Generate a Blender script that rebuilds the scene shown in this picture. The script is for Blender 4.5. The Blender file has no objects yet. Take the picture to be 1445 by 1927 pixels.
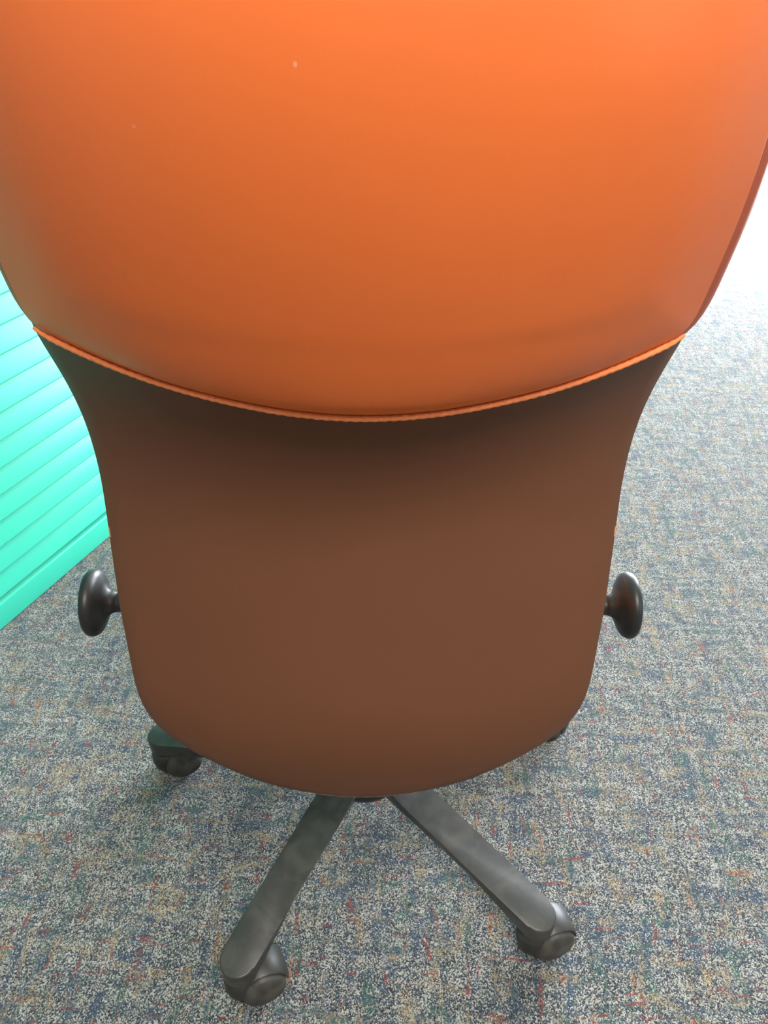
import bpy, bmesh, math, random
import numpy as np
from mathutils import Vector, Matrix
random.seed(7)
sc = bpy.context.scene
C = sc.collection

# ------------------------------------------------------------------ camera
CAM_X, CAM_Y, CAM_Z = 0.011, -0.757, 1.089
PITCH, YAW, ROLL = math.radians(35.49), math.radians(1.18), math.radians(0.35)
cd = bpy.data.cameras.new('camera')
cam = bpy.data.objects.new('camera', cd)
C.objects.link(cam)
cd.sensor_fit = 'VERTICAL'
cd.sensor_height = 36.0
cd.lens = 36.0 * 1500.0 / 1927.0
cd.clip_start = 0.02
fwd = Vector((math.sin(YAW) * math.cos(PITCH), math.cos(YAW) * math.cos(PITCH), -math.sin(PITCH)))
right = Vector((math.cos(YAW), -math.sin(YAW), 0))
up = right.cross(fwd)
r2 = right * math.cos(ROLL) + up * math.sin(ROLL)
u2 = up * math.cos(ROLL) - right * math.sin(ROLL)
M = Matrix((r2, u2, -fwd)).transposed().to_4x4()
M.translation = (CAM_X, CAM_Y, CAM_Z)
cam.matrix_world = M
sc.camera = cam

# ------------------------------------------------------------------ view, world, daylight
sc.view_settings.view_transform = 'Standard'
sc.view_settings.look = 'None'
sc.view_settings.gamma = 1.0
sc.view_settings.use_curve_mapping = False
sc.view_settings.exposure = 0.42
sc.cycles.max_bounces = 5
sc.cycles.diffuse_bounces = 3
sc.cycles.glossy_bounces = 2
sc.cycles.caustics_reflective = False
sc.cycles.caustics_refractive = False
w = bpy.data.worlds.new('sky')
sc.world = w
w.use_nodes = True
bg = w.node_tree.nodes['Background']
bg.inputs['Color'].default_value = (0.80, 0.90, 1.0, 1)
bg.inputs['Strength'].default_value = 1.5
w.cycles.sampling_method = 'NONE'

def area(name, loc, target, sx, sy, power, col):
    l = bpy.data.lights.new(name, 'AREA')
    l.shape = 'RECTANGLE'
    l.size = sx
    l.size_y = sy
    l.energy = power
    l.color = col
    o = bpy.data.objects.new(name, l)
    C.objects.link(o)
    o.location = loc
    o.rotation_euler = (Vector(target) - Vector(loc)).to_track_quat('-Z', 'Z').to_euler()
    return o

# daylight entering through the three windows (window_1 and window_3 in the right wall, window_2 in the far wall)
area('daylight_right', (2.86, 2.9, 0.75), (0.0, 2.9, 0.75), 3.0, 1.0, 400, (0.86, 0.93, 1.0))
area('daylight_far', (1.9, 4.80, 0.70), (1.9, 0.0, 0.70), 1.7, 1.1, 310, (0.86, 0.93, 1.0))
area('daylight_near', (2.86, -1.6, 1.55), (0.0, -1.2, 1.2), 1.6, 1.7, 14, (0.86, 0.93, 1.0))

# ------------------------------------------------------------------ helpers
def mesh_obj(name, verts, faces, mat, parent=None, smooth=True):
    me = bpy.data.meshes.new(name)
    me.from_pydata([tuple(v) for v in verts], [], faces)
    me.validate()
    me.update()
    bm = bmesh.new()
    bm.from_mesh(me)
    bmesh.ops.recalc_face_normals(bm, faces=bm.faces)
    bm.to_mesh(me)
    bm.free()
    if smooth:
        me.polygons.foreach_set('use_smooth', [True] * len(me.polygons))
    o = bpy.data.objects.new(name, me)
    C.objects.link(o)
    if mat:
        me.materials.append(mat)
    o.parent = parent
    return o

def bm_obj(name, bm, mat, parent=None, smooth=False, angle=None):
    bmesh.ops.recalc_face_normals(bm, faces=bm.faces)
    me = bpy.data.meshes.new(name)
    bm.to_mesh(me)
    bm.free()
    if smooth or angle:
        me.polygons.foreach_set('use_smooth', [True] * len(me.polygons))
    if angle:
        me.set_sharp_from_angle(angle=math.radians(angle))
    o = bpy.data.objects.new(name, me)
    C.objects.link(o)
    me.materials.append(mat)
    o.parent = parent
    return o

def box_bm(bm, x0, x1, y0, y1, z0, z1, bev=0.0, seg=2):
    r = bmesh.ops.create_cube(bm, size=1.0)
    for v in r['verts']:
        v.co = Vector(((x0 + x1) / 2 + v.co.x * (x1 - x0), (y0 + y1) / 2 + v.co.y * (y1 - y0), (z0 + z1) / 2 + v.co.z * (z1 - z0)))
    if bev > 0:
        es = list({e for v in r['verts'] for e in v.link_edges})
        bmesh.ops.bevel(bm, geom=es, offset=bev, segments=seg, affect='EDGES', profile=0.5)
    return bm

def box(name, x0, x1, y0, y1, z0, z1, mat, parent=None, bev=0.0, seg=2):
    bm = bmesh.new()
    box_bm(bm, x0, x1, y0, y1, z0, z1, bev, seg)
    return bm_obj(name, bm, mat, parent, angle=40 if bev else None)

def lathe(prof, n=40, axis='Z'):
    """prof: list of (r, h). Returns verts, faces of a closed lathe."""
    V, F = [], []
    m = len(prof)
    for r, h in prof:
        for k in range(n):
            a = 2 * math.pi * k / n
            p = (r * math.cos(a), r * math.sin(a), h)
            if axis == 'X':
                p = (h, p[0], p[1])
            elif axis == 'Y':
                p = (p[0], h, p[1])
            V.append(p)
    for i in range(m - 1):
        for k in range(n):
            k2 = (k + 1) % n
            F.append((i * n + k, i * n + k2, (i + 1) * n + k2, (i + 1) * n + k))
    F.append(tuple(range(n)))
    F.append(tuple((m - 1) * n + k for k in range(n)))
    return V, F

def tube(path, r, n=10):
    V, F = [], []
    P = [Vector(p) for p in path]
    for i, p in enumerate(P):
        t = (P[min(i + 1, len(P) - 1)] - P[max(i - 1, 0)]).normalized()
        a = Vector((0, 0, 1)).cross(t)
        if a.length < 1e-4:
            a = Vector((1, 0, 0))
        a.normalize()
        b = t.cross(a)
        rr = r[i] if hasattr(r, '__len__') else r
        for k in range(n):
            q = 2 * math.pi * k / n
            V.append(p + a * rr * math.cos(q) + b * rr * math.sin(q))
    for i in range(len(P) - 1):
        for k in range(n):
            k2 = (k + 1) % n
            F.append((i * n + k, i * n + k2, (i + 1) * n + k2, (i + 1) * n + k))
    F.append(tuple(range(n)))
    F.append(tuple((len(P) - 1) * n + k for k in range(n)))
    return V, F

class Spline:
    """natural cubic spline through (x, y) pairs"""
    def __init__(self, pts):
        x = np.array([p[0] for p in pts], float)
        y = np.array([p[1] for p in pts], float)
        n = len(x)
        h = np.diff(x)
        A = np.eye(n)
        b = np.zeros(n)
        for i in range(1, n - 1):
            A[i, i - 1] = h[i - 1]
            A[i, i] = 2 * (h[i - 1] + h[i])
            A[i, i + 1] = h[i]
            b[i] = 6 * ((y[i + 1] - y[i]) / h[i] - (y[i] - y[i - 1]) / h[i - 1])
        self.x, self.y, self.h, self.m = x, y, h, np.linalg.solve(A, b)
    def __call__(self, q):
        q = np.clip(np.asarray(q, float), self.x[0], self.x[-1])
        i = np.clip(np.searchsorted(self.x, q) - 1, 0, len(self.x) - 2)
        a = self.x[i + 1] - q
        b = q - self.x[i]
        h = self.h[i]
        return (self.m[i] * a**3 + self.m[i + 1] * b**3) / (6 * h) + (self.y[i] / h - self.m[i] * h / 6) * a + (self.y[i + 1] / h - self.m[i + 1] * h / 6) * b

def tag(o, label=None, cat=None, group=None, kind=None):
    if label: o['label'] = label
    if cat: o['category'] = cat
    if group: o['group'] = group
    if kind: o['kind'] = kind
    return o

def empty(name, loc=(0, 0, 0), rz=0.0):
    o = bpy.data.objects.new(name, None)
    o.empty_display_size = 0.1
    C.objects.link(o)
    o.location = loc
    o.rotation_euler = (0, 0, rz)
    return o

# ------------------------------------------------------------------ materials
class NT:
    def __init__(self, name):
        self.m = bpy.data.materials.new(name)
        self.m.use_nodes = True
        self.t = self.m.node_tree
        self.b = self.t.nodes['Principled BSDF']
    def n(self, typ, **kw):
        nd = self.t.nodes.new(typ)
        for k, v in kw.items():
            if k.startswith('_'):
                setattr(nd, k[1:], v)
            else:
                nd.inputs[k.replace('__', ' ')].default_value = v
        return nd
    def l(self, a, b):
        self.t.links.new(a, b)
    def noise(self, vec, scale, detail=2.0, rough=0.5, dist=0.0):
        nd = self.n('ShaderNodeTexNoise', Scale=scale, Detail=detail, Roughness=rough, Distortion=dist)
        if vec is not None: self.l(vec, nd.inputs['Vector'])
        return nd
    def math(self, op, a, b=None, clamp=False):
        nd = self.n('ShaderNodeMath', _operation=op, _use_clamp=clamp)
        for i, v in enumerate((a, b)):
            if v is None: continue
            if isinstance(v, (int, float)): nd.inputs[i].default_value = v
            else: self.l(v, nd.inputs[i])
        return nd.outputs[0]
    def ramp(self, fac, stops, interp='LINEAR'):
        nd = self.n('ShaderNodeValToRGB')
        cr = nd.color_ramp
        cr.interpolation = interp
        while len(cr.elements) < len(stops): cr.elements.new(0.5)
        for e, (p, c) in zip(cr.elements, stops):
            e.position = p
            e.color = c if len(c) == 4 else (*c, 1)
        if fac is not None: self.l(fac, nd.inputs[0])
        return nd.outputs[0]
    def mix(self, fac, a, b, blend='MIX'):
        nd = self.n('ShaderNodeMix', _data_type='RGBA', _blend_type=blend)
        for i, v in ((0, fac), (6, a), (7, b)):
            if isinstance(v, (int, float)): nd.inputs[i].default_value = v
            elif isinstance(v, tuple): nd.inputs[i].default_value = v if len(v) == 4 else (*v, 1)
            else: self.l(v, nd.inputs[i])
        return nd.outputs[2]
    def coord(self):
        return self.n('ShaderNodeTexCoord').outputs['Object']
    def mapping(self, vec, scale=(1, 1, 1), rot=(0, 0, 0)):
        nd = self.n('ShaderNodeMapping')
        nd.inputs['Scale'].default_value = scale
        nd.inputs['Rotation'].default_value = rot
        self.l(vec, nd.inputs['Vector'])
        return nd.outputs[0]
    def bump(self, height, strength, dist):
        nd = self.n('ShaderNodeBump', Strength=strength, Distance=dist)
        self.l(height, nd.inputs['Height'])
        self.l(nd.outputs[0], self.b.inputs['Normal'])
    def set(self, **kw):
        for k, v in kw.items():
            k = k.replace('__', ' ')
            if isinstance(v, (int, float, tuple)): self.b.inputs[k].default_value = (*v, 1) if isinstance(v, tuple) and len(v) == 3 else v
            else: self.l(v, self.b.inputs[k])
        return self
    def spot(self, vec, p, sx, sy, sz):
        """soft elliptic mark at object-space point p"""
        nd = self.n('ShaderNodeVectorMath', _operation='SUBTRACT')
        self.l(vec, nd.inputs[0])
        nd.inputs[1].default_value = p
        m2 = self.n('ShaderNodeVectorMath', _operation='MULTIPLY')
        self.l(nd.outputs[0], m2.inputs[0])
        m2.inputs[1].default_value = (1 / sx, 1 / sy, 1 / sz)
        ln = self.n('ShaderNodeVectorMath', _operation='LENGTH')
        self.l(m2.outputs[0], ln.inputs[0])
        return self.math('SUBTRACT', 1.0, ln.outputs['Value'], clamp=True)

def plain(name, col, rough, spec=0.5, metal=0.0):
    return NT(name).set(Base__Color=col, Roughness=rough, Specular__IOR__Level=spec, Metallic=metal).m

def leather(name, col, col2, rough, marks=(), wear=False):
    t = NT(name)
    co = t.coord()
    c = t.mix(t.noise(co, 9.0, 4.0).outputs[0], col, col2)
    grain = t.noise(co, 1400.0, 2.0)
    for p, s, k in marks:
        c = t.mix(t.math('MULTIPLY', t.math('MULTIPLY', t.spot(co, p, *s), 3.0, clamp=True), k), c, (0.85, 0.50, 0.32))
    if wear:
        at = t.n('ShaderNodeAttribute', _attribute_name='wear').outputs['Fac']
        nz = t.noise(t.mapping(co, (1, 1, 1)), 130.0, 3.0, 0.6).outputs[0]
        k = t.math('MULTIPLY', t.math('SUBTRACT', t.math('ADD', at, nz), 1.22), 9.0, clamp=True)
        c = t.mix(k, c, (0.60, 0.27, 0.11))
    t.set(Base__Color=c, Specular__IOR__Level=0.36)
    r = t.n('ShaderNodeMapRange')
    t.l(t.noise(co, 30.0, 3.0).outputs[0], r.inputs[0])
    r.inputs[3].default_value = rough - 0.04
    r.inputs[4].default_value = rough + 0.06
    t.l(r.outputs[0], t.b.inputs['Roughness'])
    t.bump(grain.outputs[0], 0.06, 0.0006)
    return t.m

M_orange = leather('orange_leather', (0.76, 0.157, 0.030), (0.70, 0.140, 0.027), 0.42,
                   marks=[((-0.236, -0.25, 1.000), (0.014, 0.08, 0.0011), 0.4), ((-0.031, -0.335, 1.043), (0.0012, 0.05, 0.0015), 0.35),
                          ((-0.232, -0.25, 1.046), (0.0016, 0.08, 0.0016), 0.3), ((-0.115, -0.32, 1.012), (0.0016, 0.05, 0.0012), 0.2)])
M_border = leather('border_leather', (0.46, 0.085, 0.028), (0.40, 0.070, 0.025), 0.45)
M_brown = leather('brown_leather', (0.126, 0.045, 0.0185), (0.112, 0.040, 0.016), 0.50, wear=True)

def m_piping():
    t = NT('piping_cord')
    co = t.coord()
    t.set(Base__Color=t.mix(t.noise(co, 60, 2).outputs[0], (0.92, 0.26, 0.075), (0.82, 0.21, 0.06)), Roughness=0.5)
    t.bump(t.noise(co, 420.0, 1.0).outputs[0], 0.7, 0.0015)
    return t.m
M_piping = m_piping()

def m_plastic(name, col, dust, rough):
    t = NT(name)
    co = t.coord()
    nz = t.noise(co, 26.0, 4.0, 0.55, 0.6).outputs[0]
    k = t.ramp(nz, [(0.42, (0, 0, 0)), (0.62, (1, 1, 1))])
    t.set(Base__Color=t.mix(k, col, dust))
    r = t.n('ShaderNodeMapRange')
    t.l(nz, r.inputs[0])
    r.inputs[3].default_value = rough + 0.1
    r.inputs[4].default_value = rough - 0.08
    t.l(r.outputs[0], t.b.inputs['Roughness'])
    t.bump(t.noise(co, 900.0, 2.0).outputs[0], 0.08, 0.0008)
    return t.m
M_leg = m_plastic('dusty_black_plastic', (0.032, 0.032, 0.029), (0.062, 0.060, 0.053), 0.42)
M_hood = m_plastic('castor_plastic', (0.024, 0.023, 0.021), (0.040, 0.038, 0.033), 0.45)
M_wheel = m_plastic('wheel_nylon', (0.030, 0.028, 0.024), (0.075, 0.068, 0.055), 0.50)
M_knob = m_plastic('knob_plastic', (0.012, 0.012, 0.012), (0.016, 0.016, 0.016), 0.40)
M_steel = plain('column_steel', (0.05, 0.05, 0.05), 0.3, 0.5, 0.8)

def m_green():
    t = NT('turquoise_paint')
    co = t.coord()
    c = t.mix(t.noise(co, 5.0, 3.0).outputs[0], (0.036, 0.49, 0.335), (0.044, 0.54, 0.375))
    t.set(Base__Color=c, Roughness=0.36, Specular__IOR__Level=0.42)
    t.bump(t.noise(t.mapping(co, (6, 160, 160)), 1.0, 3.0).outputs[0], 0.06, 0.002)
    return t.m
M_green = m_green()

def m_carpet():
    t = NT('loop_pile_carpet')
    co = t.coord()
    rot = t.mapping(co, (1, 1, 1), (0, 0, math.radians(4)))
    # tufts: one cell, one yarn
    vor = t.n('ShaderNodeTexVoronoi', Scale=1.0, Randomness=0.9)
    t.l(t.mapping(rot, (740, 600, 1)), vor.inputs['Vector'])
    sep = t.n('ShaderNodeSeparateColor')
    t.l(vor.outputs['Color'], sep.inputs[0])
    rnd, rnd2, rnd3 = sep.outputs[0], sep.outputs[1], sep.outputs[2]
    def field(sx, sy, seed):
        mp = t.n('ShaderNodeMapping')
        mp.inputs['Scale'].default_value = (sx, sy, 1)
        mp.inputs['Location'].default_value = (seed, seed * 1.7, seed * 0.37)
        t.l(rot, mp.inputs['Vector'])
        return t.noise(mp.outputs[0], 1.0, 1.0, 0.5)
    # yarn bands: the yarn mix drifts in short streaks along both weave directions
    f1, f2 = field(85, 14, 0.0), field(14, 85, 5.3)
    drift = t.math('ADD', t.math('MULTIPLY', t.math('SUBTRACT', f1.outputs[0], 0.5), 0.5), t.math('MULTIPLY', t.math('SUBTRACT', f2.outputs[0], 0.5), 0.5))
    v = t.math('ADD', rnd, drift)
    base = t.ramp(v, [(0.00, (0.015, 0.024, 0.042)), (0.22, (0.040, 0.066, 0.110)), (0.42, (0.11, 0.150, 0.195)), (0.54, (0.25, 0.27, 0.26)),
                      (0.64, (0.54, 0.52, 0.43)), (0.80, (0.88, 0.85, 0.73)), (1.0, (1.0, 0.98, 0.90))])
    def pick(k, lo, hi):
        return t.ramp(k, [(lo, (0, 0, 0)), (hi, (1, 1, 1))])
    g1, g2 = field(46, 15, 13.1), field(15, 46, 29.4)
    s1, s2 = t.n('ShaderNodeSeparateColor'), t.n('ShaderNodeSeparateColor')
    t.l(g1.outputs['Color'], s1.inputs[0]); t.l(g2.outputs['Color'], s2.inputs[0])
    h1, h2 = field(130, 24, 47.0), field(24, 130, 71.0)
    red = t.math('MAXIMUM', pick(h1.outputs[0], 0.67, 0.73), pick(h2.outputs[0], 0.67, 0.73))
    org = t.math('MAXIMUM', pick(s1.outputs[0], 0.58, 0.70), pick(s2.outputs[0], 0.58, 0.70))
    grn = t.math('MAXIMUM', pick(s1.outputs[1], 0.58, 0.72), pick(s2.outputs[1], 0.58, 0.72))
    blu = t.math('MAXIMUM', pick(s1.outputs[2], 0.56, 0.68), pick(s2.outputs[2], 0.56, 0.68))
    c = t.mix(t.math('MULTIPLY', blu, t.math('GREATER_THAN', rnd2, 0.50)), base, t.mix(rnd3, (0.025, 0.06, 0.13), (0.13, 0.23, 0.36)))
    c = t.mix(t.math('MULTIPLY', grn, t.math('LESS_THAN', rnd2, 0.45)), c, t.mix(rnd3, (0.02, 0.10, 0.09), (0.14, 0.34, 0.27)))
    c = t.mix(t.math('MULTIPLY', org, t.math('LESS_THAN', rnd3, 0.36)), c, t.mix(rnd2, (0.36, 0.22, 0.10), (0.95, 0.72, 0.38)))
    c = t.mix(t.math('MULTIPLY', red, t.math('GREATER_THAN', rnd3, 0.40)), c, t.mix(rnd2, (0.30, 0.04, 0.05), (0.58, 0.16, 0.13)))
    c = t.mix(1.0, c, (0.48, 0.48, 0.48), 'MULTIPLY')
    t.set(Base__Color=c, Roughness=0.92, Specular__IOR__Level=0.15)
    t.b.inputs['Sheen Weight'].default_value = 0.25
    t.b.inputs['Sheen Roughness'].default_value = 0.5
    h = t.math('SUBTRACT', 1.0, vor.outputs['Distance'])
    t.bump(t.math('ADD', h, t.math('MULTIPLY', rnd2, 0.4)), 0.9, 0.0018)
    return t.m
M_carpet = m_carpet()

def m_wall():
    t = NT('painted_plaster')
    co = t.coord()
    t.set(Base__Color=t.mix(t.noise(co, 3.0, 3.0).outputs[0], (0.42, 0.41, 0.39), (0.46, 0.45, 0.43)), Roughness=0.8)
    t.bump(t.noise(co, 160.0, 3.0).outputs[0], 0.15, 0.002)
    return t.m
M_wall = m_wall()
M_wall2 = plain('slate_paint', (0.16, 0.17, 0.19), 0.8)
M_ceiling = plain('ceiling_paint', (0.52, 0.52, 0.50), 0.9)
M_trim = plain('grey_trim', (0.30, 0.30, 0.33), 0.5)
M_frame = plain('window_frame_paint', (0.75, 0.75, 0.75), 0.4)
def m_glass():
    m = bpy.data.materials.new('window_glass')
    m.use_nodes = True
    b = m.node_tree.nodes['Principled BSDF']
    b.inputs['Transmission Weight'].default_value = 1.0
    b.inputs['Roughness'].default_value = 0.0
    b.inputs['IOR'].default_value = 1.45
    return m
M_glass = m_glass()
def m_lamp(strength):
    t = NT('lamp_diffuser')
    t.set(Base__Color=(0.9, 0.9, 0.9), Emission__Color=(1.0, 0.95, 0.86), Emission__Strength=strength)
    return t.m
M_lamp = m_lamp(33.0)

# ------------------------------------------------------------------ room shell
X0, X1, Y0, Y1, H = -1.7, 2.9, -3.0, 4.85, 2.7
def struct(o):
    o['kind'] = 'structure'
    return o
struct(box('floor', X0 - .1, X1 + .1, Y0 - .1, Y1 + .1, -0.1, 0.0, M_carpet))
struct(box('ceiling', X0 - .1, X1 + .1, Y0 - .1, Y1 + .1, H, H + .1, M_ceiling))
struct(box('wall_left', X0 - .1, X0, Y0, Y1, 0, H, M_wall))
struct(box('wall_back', X0 - .1, X1 + .1, Y0 - .1, Y0, 0, H, M_wall2))
def holed_wall(name, boxes):
    bm = bmesh.new()
    for b in boxes: box_bm(bm, *b)
    return struct(bm_obj(name, bm, M_wall))
WN = (-2.4, -0.8, 0.7, 2.4)    # right window behind the camera
WR = (1.4, 4.4, 0.25, 1.25)      # right window: y0 y1 z0 z1
WF = (1.05, 2.75, 0.15, 1.25)    # far window: x0 x1 z0 z1
holed_wall('wall_right', [(X1, X1 + .1, Y0, WN[0], 0, H), (X1, X1 + .1, WN[1], WR[0], 0, H), (X1, X1 + .1, WN[0], WN[1], 0, WN[2]), (X1, X1 + .1, WN[0], WN[1], WN[3], H), (X1, X1 + .1, WR[1], Y1, 0, H), (X1, X1 + .1, WR[0], WR[1], 0, WR[2]), (X1, X1 + .1, WR[0], WR[1], WR[3], H)])
holed_wall('wall_far', [(X0 - .1, WF[0], Y1, Y1 + .1, 0, H), (WF[1], X1 + .1, Y1, Y1 + .1, 0, H), (WF[0], WF[1], Y1, Y1 + .1, 0, WF[2]), (WF[0], WF[1], Y1, Y1 + .1, WF[3], H)])
def window(name, along, a0, a1, z0, z1, d0, n):
    """frame with n panes; along = 'x' or 'y'"""
    def bb(bm, p0, p1, q0, q1, e0, e1):
        if along == 'y': box_bm(bm, d0 + e0, d0 + e1, p0, p1, q0, q1)
        else: box_bm(bm, p0, p1, d0 + e0, d0 + e1, q0, q1)
    bm = bmesh.new()
    f = 0.05
    bb(bm, a0, a1, z0, z0 + f, .02, .08); bb(bm, a0, a1, z1 - f, z1, .02, .08)
    for k in range(n + 1):
        p = a0 + (a1 - a0 - f) * k / n
        bb(bm, p, p + f, z0 + f, z1 - f, .02, .08)
    fr = struct(bm_obj(name, bm, M_frame))
    for k in range(n):
        p = a0 + (a1 - a0 - f) * k / n
        bm = bmesh.new()
        bb(bm, p + f, p + (a1 - a0 - f) / n, z0 + f, z1 - f, .047, .053)
        bm_obj('pane', bm, M_glass, fr)
    return fr
window('window_1', 'y', *WR, X1, 3)
window('window_2', 'x', *WF, Y1, 2)
window('window_3', 'y', *WN, X1, 1)
def base(name, b): struct(box(name, *b, M_trim, bev=0.003))
base('baseboard_left', (X0, X0 + .012, Y0, Y1, 0, .09))
base('baseboard_right', (X1 - .012, X1, Y0, Y1, 0, .09))
base('baseboard_far', (X0 + .012, X1 - .012, Y1 - .012, Y1, 0, .09))
base('baseboard_back', (X0 + .012, X1 - .012, Y0, Y0 + .012, 0, .09))

# ceiling lamps (recessed troffers)
def troffer(x, y, label):
    t = tag(empty('ceiling_light', (x, y, H)), label, 'ceiling light')
    bm = bmesh.new()
    for b in ((-.32, .32, -.62, -.58), (-.32, .32, .58, .62), (-.32, -.28, -.58, .58), (.28, .32, -.58, .58)):
        box_bm(bm, b[0], b[1], b[2], b[3], -.03, 0)
    bm_obj('lamp_frame', bm, M_frame, t)
    box('diffuser', -.28, .28, -.58, .58, -.02, -.012, M_lamp, t)
troffer(0.4, -1.5, 'rectangular recessed ceiling light with a white frame behind the photographer')

# ------------------------------------------------------------------ turquoise louvered panel
AZ = math.radians(23.8)
scr = empty('louvered_panel', (-0.7065, 0.3760, 0), math.pi / 2 - AZ)   # local +X runs along the leaf, local -Y faces the chair
tag(scr, 'turquoise green painted louvered panel with wide bottom rail standing on the carpet beside the chair', 'louvered panel')
SH = 1.78
PITCHZ = 0.0483
def slat_mesh(length):
    bm = bmesh.new()
    box_bm(bm, 0, length, -.0035, .0035, -.031, .031, 0.0028, 3)
    me = bpy.data.meshes.new('slat')
    bmesh.ops.recalc_face_normals(bm, faces=bm.faces)
    bm.to_mesh(me)
    bm.free()
    me.polygons.foreach_set('use_smooth', [True] * len(me.polygons))
    me.set_sharp_from_angle(angle=math.radians(50))
    me.materials.append(M_green)
    return me
def leaf(origin, rz, x0, x1):
    """one leaf in the screen's frame: runs from x0 to x1, turned by rz about origin"""
    R_ = Matrix.Translation(Vector(origin)) @ Matrix.Rotation(rz, 4, 'Z')
    st = 0.045
    def put(o, m=Matrix.Identity(4)):
        o.parent = scr
        o.matrix_local = R_ @ m
        return o
    put(box('stile', x0, x0 + st, 0.0, .030, 0, SH, M_green, bev=.004))
    put(box('stile', x1 - st, x1, 0.0, .030, 0, SH, M_green, bev=.004))
    put(box('bottom_rail', x0 + st, x1 - st, 0.0, .030, 0.002, .0565, M_green, bev=.0045, seg=3))
    put(box('top_rail', x0 + st, x1 - st, 0.0, .030, SH - .06, SH, M_green, bev=.0045, seg=3))
    me = slat_mesh(x1 - x0 - 2 * st)
    n = int((SH - .06 - .0565) / PITCHZ)
    for k in range(n):
        o = bpy.data.objects.new('slat', me)
        C.objects.link(o)
        zc = .066 + .027 + k * PITCHZ
        put(o, Matrix.Translation((x0 + st, .016, zc)) @ Matrix.Rotation(math.radians(-19), 4, 'X'))
leaf((0, 0, 0), 0, -0.40, 0.55)
leaf((0.554, 0.0, 0), math.radians(62), 0.0, 0.95)

# ------------------------------------------------------------------ the chair
chair = tag(empty('office_chair', (0, 0, 0)), 'orange and brown leather swivel office chair seen from behind, on a black five-star castor base', 'chair')

def resample(pts, n):
    P = np.array(pts, float)
    d = np.r_[0, np.cumsum(np.linalg.norm(np.diff(P, axis=0), axis=1))]
    q = np.linspace(0, d[-1], n)
    return np.stack([np.interp(q, d, P[:, 0]), np.interp(q, d, P[:, 1])], 1)
def smooth_closed(P, it):
    for _ in range(it):
        P = 0.25 * np.roll(P, 1, 0) + 0.5 * P + 0.25 * np.roll(P, -1, 0)
    return P
def closed_outline(half, n=220, it=8):
    """half: from bottom centre up the right side to top centre"""
    full = list(half) + [(-x, z) for x, z in reversed(half)][1:]
    P = resample(full, n + 1)[:-1]
    return smooth_closed(P, it)

def shell(name, outline, zc, front, thick, mat, edge_r, edge_b, parent, rings=46, back_in=0.0, side_r=None, wear=None):
    """solid pad: front(x,z) is its visible face, rounded off by edge_b within edge_r of the outline"""
    eb = edge_b if callable(edge_b) else (lambda X, Z: edge_b)
    n = len(outline)
    c = np.array([0.0, zc])
    ks = np.sin(np.linspace(0, math.pi / 2, rings + 1)[1:])
    ks = ks / ks[-1]
    V = []
    W = []
    dense = np.concatenate([outline + (np.roll(outline, -1, 0) - outline) * f for f in (0, .25, .5, .75)])
    def yf(X, Z):
        D = np.min(np.hypot(X[:, None] - dense[None, :, 0], Z[:, None] - dense[None, :, 1]), axis=1)
        er = edge_r if side_r is None else edge_r + (side_r - edge_r) * np.clip((Z - .835) / .05, 0, 1)
        q = np.clip(D / er, 0, 1)
        return front(X, Z) + eb(X, Z) * (1 - q) ** 2, D
    y0, _ = yf(np.array([0.0]), np.array([zc]))
    V.append((0.0, y0[0], zc)); W.append(0)
    for k in ks:
        P = c + (outline - c) * k
        Y, D = yf(P[:, 0], P[:, 1])
        V += [(p[0], y, p[1]) for p, y in zip(P, Y)]
        W += list(np.clip(1 - D / np.where(P[:, 1] < .45, 0.013, 0.006), 0, 1))
    F = [(0, 1 + (j + 1) % n, 1 + j) for j in range(n)]
    R = len(ks)
    for i in range(R - 1):
        a, b = 1 + i * n, 1 + (i + 1) * n
        F += [(a + j, a + (j + 1) % n, b + (j + 1) % n, b + j) for j in range(n)]
    # side wall and closing face
    last = 1 + (R - 1) * n
    Pl = V[last:last + n]
    prev = last
    for f, s in ((0.12, 1.0), (0.5, 1.0), (0.88, 1.0 - back_in * .5), (1.0, 0.985 - back_in), (1.0, 0.6), (1.0, 0.2)):
        st = len(V)
        for (x, y, z) in Pl:
            xx, zz = x * s, zc + (z - zc) * s
            yb = (front(np.array([xx]), np.array([zz])) + eb(np.array([xx]), np.array([zz])))[0]
            V.append((xx, yb + thick * f if s < 1 else y + (thick) * f, zz)); W.append(0.6 if f < .2 else 0)
        F += [(prev + j, prev + (j + 1) % n, st + (j + 1) % n, st + j) for j in range(n)]
        prev = st
    F.append(tuple(prev + j for j in range(n)))
    o = mesh_obj(name, V, F, mat, parent)
    W = np.array(W) * (np.array([wear(x, z) for x, y, z in V]) if wear else 0.0)
    a = o.data.attributes.new('wear', 'FLOAT', 'POINT')
    a.data.foreach_set('value', np.array(W, np.float32))
    return o

SAG = Spline([(.36, .050), (.45, .055), (.62, .060), (.75, .070), (.84, .085), (.95, .088)])
YLOW = Spline([(.36, -.263), (.40, -.2705), (.44, -.2755), (.49, -.2725), (.55, -.256), (.62, -.235), (.69, -.218), (.75, -.219), (.79, -.232), (.82, -.247), (.85, -.261), (.90, -.268)])
def front_low(X, Z): return YLOW(Z) + SAG(Z) * (np.abs(X) / .24) ** 2.2
YUP = Spline([(.78, -.250), (.82, -.262), (.90, -.290), (1.0, -.315), (1.07, -.318), (1.14, -.300), (1.22, -.262)])
def seam_up(X, Z): return YUP(Z) + .085 * (np.abs(X) / .24) ** 2.0
def BULGE(X, Z): return 0.018 - 0.011 * np.clip((np.abs(X) - .14) / .11, 0, 1) ** 1.5
def front_up(X, Z): return seam_up(X, Z) - BULGE(X, Z)

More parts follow.
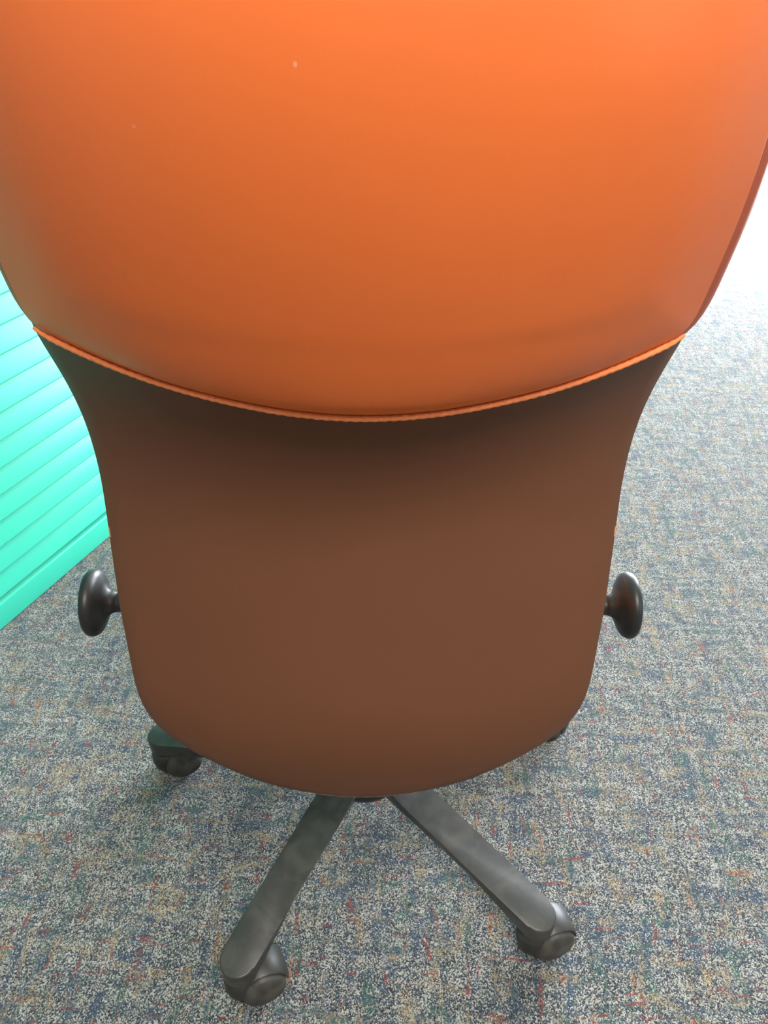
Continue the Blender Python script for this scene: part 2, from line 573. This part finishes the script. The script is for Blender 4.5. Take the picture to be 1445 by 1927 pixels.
HALF_LOW = [(0, .3785), (.040, .3835), (.077, .3925), (.110, .4030), (.136, .4160), (.168, .4310), (.188, .4430), (.203, .4540), (.2155, .4700), (.2215, .4920), (.2245, .5210), (.2275, .5480), (.2310, .5740), (.2318, .6000), (.2335, .6270),
            (.2345, .6530), (.2350, .6790), (.2360, .7040), (.2385, .7310), (.2418, .7560), (.2478, .7820), (.2548, .8060), (.2630, .832), (.2640, .855), (.245, .875), (.18, .885), (.1, .885), (0, .885)]
HALF_UP = [(0, .819), (.02, .8192), (.056, .8215), (.1, .8262), (.133, .830), (.168, .8350), (.194, .8392), (.231, .8455), (.2470, .8480), (.2530, .857), (.2535, .872), (.2538, .900), (.2545, .939), (.2540, .965),
           (.2530, .985), (.2518, 1.003), (.247, 1.05), (.238, 1.10), (.216, 1.155), (.170, 1.190), (.1, 1.205), (0, 1.21)]
OUT_LOW = closed_outline(HALF_LOW, 240, 6)
OUT_UP = closed_outline(HALF_UP, 260, 4)

BX = 0.006     # the backrest sits a touch to the right of the column
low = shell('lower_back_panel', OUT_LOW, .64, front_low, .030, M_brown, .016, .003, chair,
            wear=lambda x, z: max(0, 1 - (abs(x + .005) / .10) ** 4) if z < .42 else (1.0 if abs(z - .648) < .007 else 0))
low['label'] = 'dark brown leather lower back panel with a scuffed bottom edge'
upc = shell('upper_back_panel', OUT_UP, 1.0, front_up, .012, M_orange, .030, BULGE, chair, side_r=.075)
upc['label'] = 'padded bright orange leather upper back panel'
# front cushion whose darker edge shows past the upper panel
def grow(P, d):
    t = np.roll(P, -1, 0) - np.roll(P, 1, 0)
    t /= np.linalg.norm(t, axis=1)[:, None]
    return P + np.stack([t[:, 1], -t[:, 0]], 1) * d
HALF_RIM = list(HALF_UP)
rim_out = grow(OUT_UP, 0.018)
keep = rim_out.copy()
zmin = np.interp(np.abs(keep[:, 0]), [0, .20, .255], [.852, .852, .834])
rim_out[:, 1] = np.maximum(keep[:, 1], zmin)
rim_out = smooth_closed(rim_out, 2)
rim_out[:, 0] += 0.003
rim = shell('front_cushion', rim_out, 1.0, lambda X, Z: seam_up(X, Z) + .006, .055, M_border, .010, .006, chair)
rim['label'] = 'darker russet leather edge of the front cushion'
# piping cord along the bottom seam of the upper panel
idx = [i for i in range(len(OUT_UP)) if OUT_UP[i, 1] < .8525]
idx.sort(key=lambda i: OUT_UP[i, 0])
pp = resample(OUT_UP[idx], 300)
path = [(x, float(seam_up(np.array([x]), np.array([z]))[0]) - .0030, z - .0008) for x, z in pp]
rr = [0.0023 * min(1, .6 + 12 * min(i, 299 - i) / 299) * (1 + .10 * math.sin(i * 1.55)) for i in range(300)]
V, F = tube(path, rr, 10)
pip = mesh_obj('piping', V, F, M_piping, upc)
for o, deg in ((low, .35), (upc, .8), (rim, .8)):     # the worn backrest hangs slightly to the right
    o.rotation_euler.y = math.radians(deg)
    o.location.x = BX - .88 * math.sin(math.radians(deg))

# seat (hidden behind the backrest from here) and its carrier
def rounded_slab(hx, y0, y1, z0, z1, rc, bev):
    bm = bmesh.new()
    vs = []
    for cx, cy, a0 in ((hx - rc, y1 - rc, 0), (-hx + rc, y1 - rc, 90), (-hx + rc, y0 + rc, 180), (hx - rc, y0 + rc, 270)):
        for k in range(9):
            a = math.radians(a0 + k * 90 / 8)
            vs.append(bm.verts.new((cx + rc * math.cos(a), cy + rc * math.sin(a), z0)))
    f = bm.faces.new(vs)
    r = bmesh.ops.extrude_face_region(bm, geom=[f])
    for v in r['geom']:
        if isinstance(v, bmesh.types.BMVert): v.co.z = z1
    es = [e for e in bm.edges if abs(e.verts[0].co.z - e.verts[1].co.z) < 1e-6]
    bmesh.ops.bevel(bm, geom=es, offset=bev, segments=4, affect='EDGES', profile=0.5)
    return bm
bm_obj('seat', rounded_slab(.225, -.195, .27, .405, .485, .09, .028), M_orange, chair, angle=60)
bm_obj('seat_pan', rounded_slab(.20, -.17, .22, .375, .405, .07, .008), M_leg, chair, angle=60)
box('tilt_mechanism', -.075, .075, -.11, .11, .315, .376, M_leg, chair, bev=.012)
box('back_upright', -.035, .035, -.245, -.10, .375, .40, M_leg, chair, bev=.006)
V, F = lathe([(.025, .10), (.025, .235), (.0245, .236)], 32)
mesh_obj('column', [(x, y, z) for x, y, z in V], F, M_leg, chair).data.set_sharp_from_angle(angle=.6)
V, F = lathe([(.0145, .23), (.0145, .32)], 32)
mesh_obj('gas_piston', V, F, M_steel, chair).data.set_sharp_from_angle(angle=.6)

# round knobs on both sides of the seat
KN = [(.0125, -.115), (.0125, -.026), (.0135, -.020), (.0175, -.0145), (.0260, -.0105), (.0350, -.0068), (.0402, -.0032), (.0424, .001), (.0428, .0040), (.0422, .0072), (.0400, .0098), (.034, .0120), (.020, .0133), (.006, .0138)]
V, F = lathe(KN[1:], 56, 'X')
Vs, Fs = lathe([(.0125, -.125), (.0125, -.0255)], 28, 'X')
for s in (1, -1):
    k = mesh_obj('adjustment_knob', [(s * x, y, z) for x, y, z in V], F, M_knob, chair)
    k.location = (s * .335 + .001, 0.0, .412 if s < 0 else .400)
    k['label'] = 'round black plastic adjustment knob'
    sh = mesh_obj('shaft', [(s * x, y, z) for x, y, z in Vs], Fs, M_knob, k)
    sh.data.set_sharp_from_angle(angle=.7)

# five-star base
HUB = [(.030, .066), (.050, .068), (.060, .074), (.063, .084), (.063, .100), (.058, .112), (.046, .121), (.030, .126), (.026, .126)]
V, F = lathe(HUB, 56)
hub = mesh_obj('hub', V, F, M_leg, chair)
RT = 0.32
def leg_mesh():
    bm = bmesh.new()
    top, pts = [], []
    hw0, hw1 = .0265, .0235
    pts += [(0.02, -hw0), (0.12, -.0255), (0.22, -.0245)]
    for k in range(15):
        a = -math.pi / 2 + math.pi * k / 14
        pts.append((RT + hw1 * math.cos(a), hw1 * math.sin(a)))
    pts += [(0.22, .0245), (0.12, .0255), (0.02, hw0)]
    def zt(x): return .120 - .033 * (x - .03) / .30
    def zb(x): return .078 - .018 * min(1, max(0, (x - .05) / .26))
    tv = [bm.verts.new((x, y, zt(x))) for x, y in pts]
    bv = [bm.verts.new((x if x < .3 else .32 + (x - .32) * .95, y * (.55 if x < .3 else .93), zb(x))) for x, y in pts]
    n = len(pts)
    bm.faces.new(tv)
    for i in range(n // 2):
        j = n - 1 - i
        if i + 1 < j - 1: bm.faces.new((bv[i], bv[i + 1], bv[j - 1], bv[j]))
        elif i + 1 == j - 1: bm.faces.new((bv[i], bv[i + 1], bv[j]))
        else: break
    for i in range(n):
        bm.faces.new((tv[i], tv[(i + 1) % n], bv[(i + 1) % n], bv[i]))
    es = [e for e in bm.edges if (e.verts[0] in tv and e.verts[1] in tv and len({f for f in e.link_faces}) == 2 and any(any(v in bv for v in f.verts) for f in e.link_faces))]
    bmesh.ops.bevel(bm, geom=es, offset=.003, segments=3, affect='EDGES', profile=0.5)
    bmesh.ops.recalc_face_normals(bm, faces=bm.faces)
    me = bpy.data.meshes.new('leg')
    bm.to_mesh(me)
    bm.free()
    me.polygons.foreach_set('use_smooth', [True] * len(me.polygons))
    me.set_sharp_from_angle(angle=math.radians(50))
    me.materials.append(M_leg)
    return me
# castor, in its own frame: swivel axis at the origin, trailing towards +X, wheel axle along Y
WC = (.022, .0285)
def wheel_mesh(s):
    prof = [(.006, .0025), (.0265, .0025), (.0280, .004), (.0285, .007), (.0285, .0190), (.0275, .0225), (.0245, .0258), (.0175, .0285), (.009, .0300), (.002, .0303)]
    V, F = lathe(prof, 44, 'Y')
    return [(x, s * y, z) for x, y, z in V], F
def hood_mesh():
    bm = bmesh.new()
    ro, ri, hw = .0330, .0300, .0195
    N = 26
    a0, a1 = math.radians(2), math.radians(205)
    rings = []
    for k in range(N + 1):
        a = a0 + (a1 - a0) * k / N
        ca, sa = math.cos(a), math.sin(a)
        prof = [(ri, -hw), (ro - .002, -hw), (ro, -hw + .003), (ro + .001, 0), (ro, hw - .003), (ro - .002, hw), (ri, hw), (ri, 0)]
        rings.append([bm.verts.new((WC[0] + r * ca, y, WC[1] + r * sa)) for r, y in prof])
    for k in range(N):
        for j in range(8):
            bm.faces.new((rings[k][j], rings[k][(j + 1) % 8], rings[k + 1][(j + 1) % 8], rings[k + 1][j]))
    bm.faces.new(rings[0]); bm.faces.new(rings[-1])
    # housing round the swivel pin
    V, F = lathe([(.0175, .016), (.0205, .022), (.0222, .034), (.0222, .044), (.0205, .050), (.0175, .053), (.010, .053), (.0075, .054), (.0075, .064)], 32)
    vs = [bm.verts.new((x - .001, y, z)) for x, y, z in V]
    for f in F: bm.faces.new([vs[i] for i in f])
    return bm
LEG_ME = leg_mesh()
WA, WB = wheel_mesh(1), wheel_mesh(-1)
ROT = math.radians(7.61)
first = None
# angle of every leg measured from the direction of the camera, and the heading of its castor
legs = [(-36, 22), (36, 18), (-108, 20), (108, -32), (180, 75)]
for deg, cdeg in legs:
    a = math.radians(deg) + ROT
    dx, dy = math.sin(a), -math.cos(a)
    lg = bpy.data.objects.new('leg', LEG_ME)
    C.objects.link(lg)
    lg.parent = chair
    lg.rotation_euler = (0, 0, math.atan2(dy, dx))
    if first is None:
        ho = bm_obj('castor', hood_mesh(), M_hood, chair, angle=45)
        w1 = mesh_obj('wheel', *WA, M_wheel, ho)
        w2 = mesh_obj('wheel', *WB, M_wheel, ho)
        for q in (w1, w2):
            q.location = (WC[0], 0, WC[1])
            q.data.set_sharp_from_angle(angle=math.radians(50))
        first = (ho, w1, w2)
        cst = ho
    else:
        cst = first[0].copy(); C.objects.link(cst); cst.parent = chair
        for q in first[1:]:
            qq = q.copy(); C.objects.link(qq); qq.parent = cst
    cst.location = (RT * dx, RT * dy, 0)
    cst.rotation_euler = (0, 0, math.radians(cdeg))
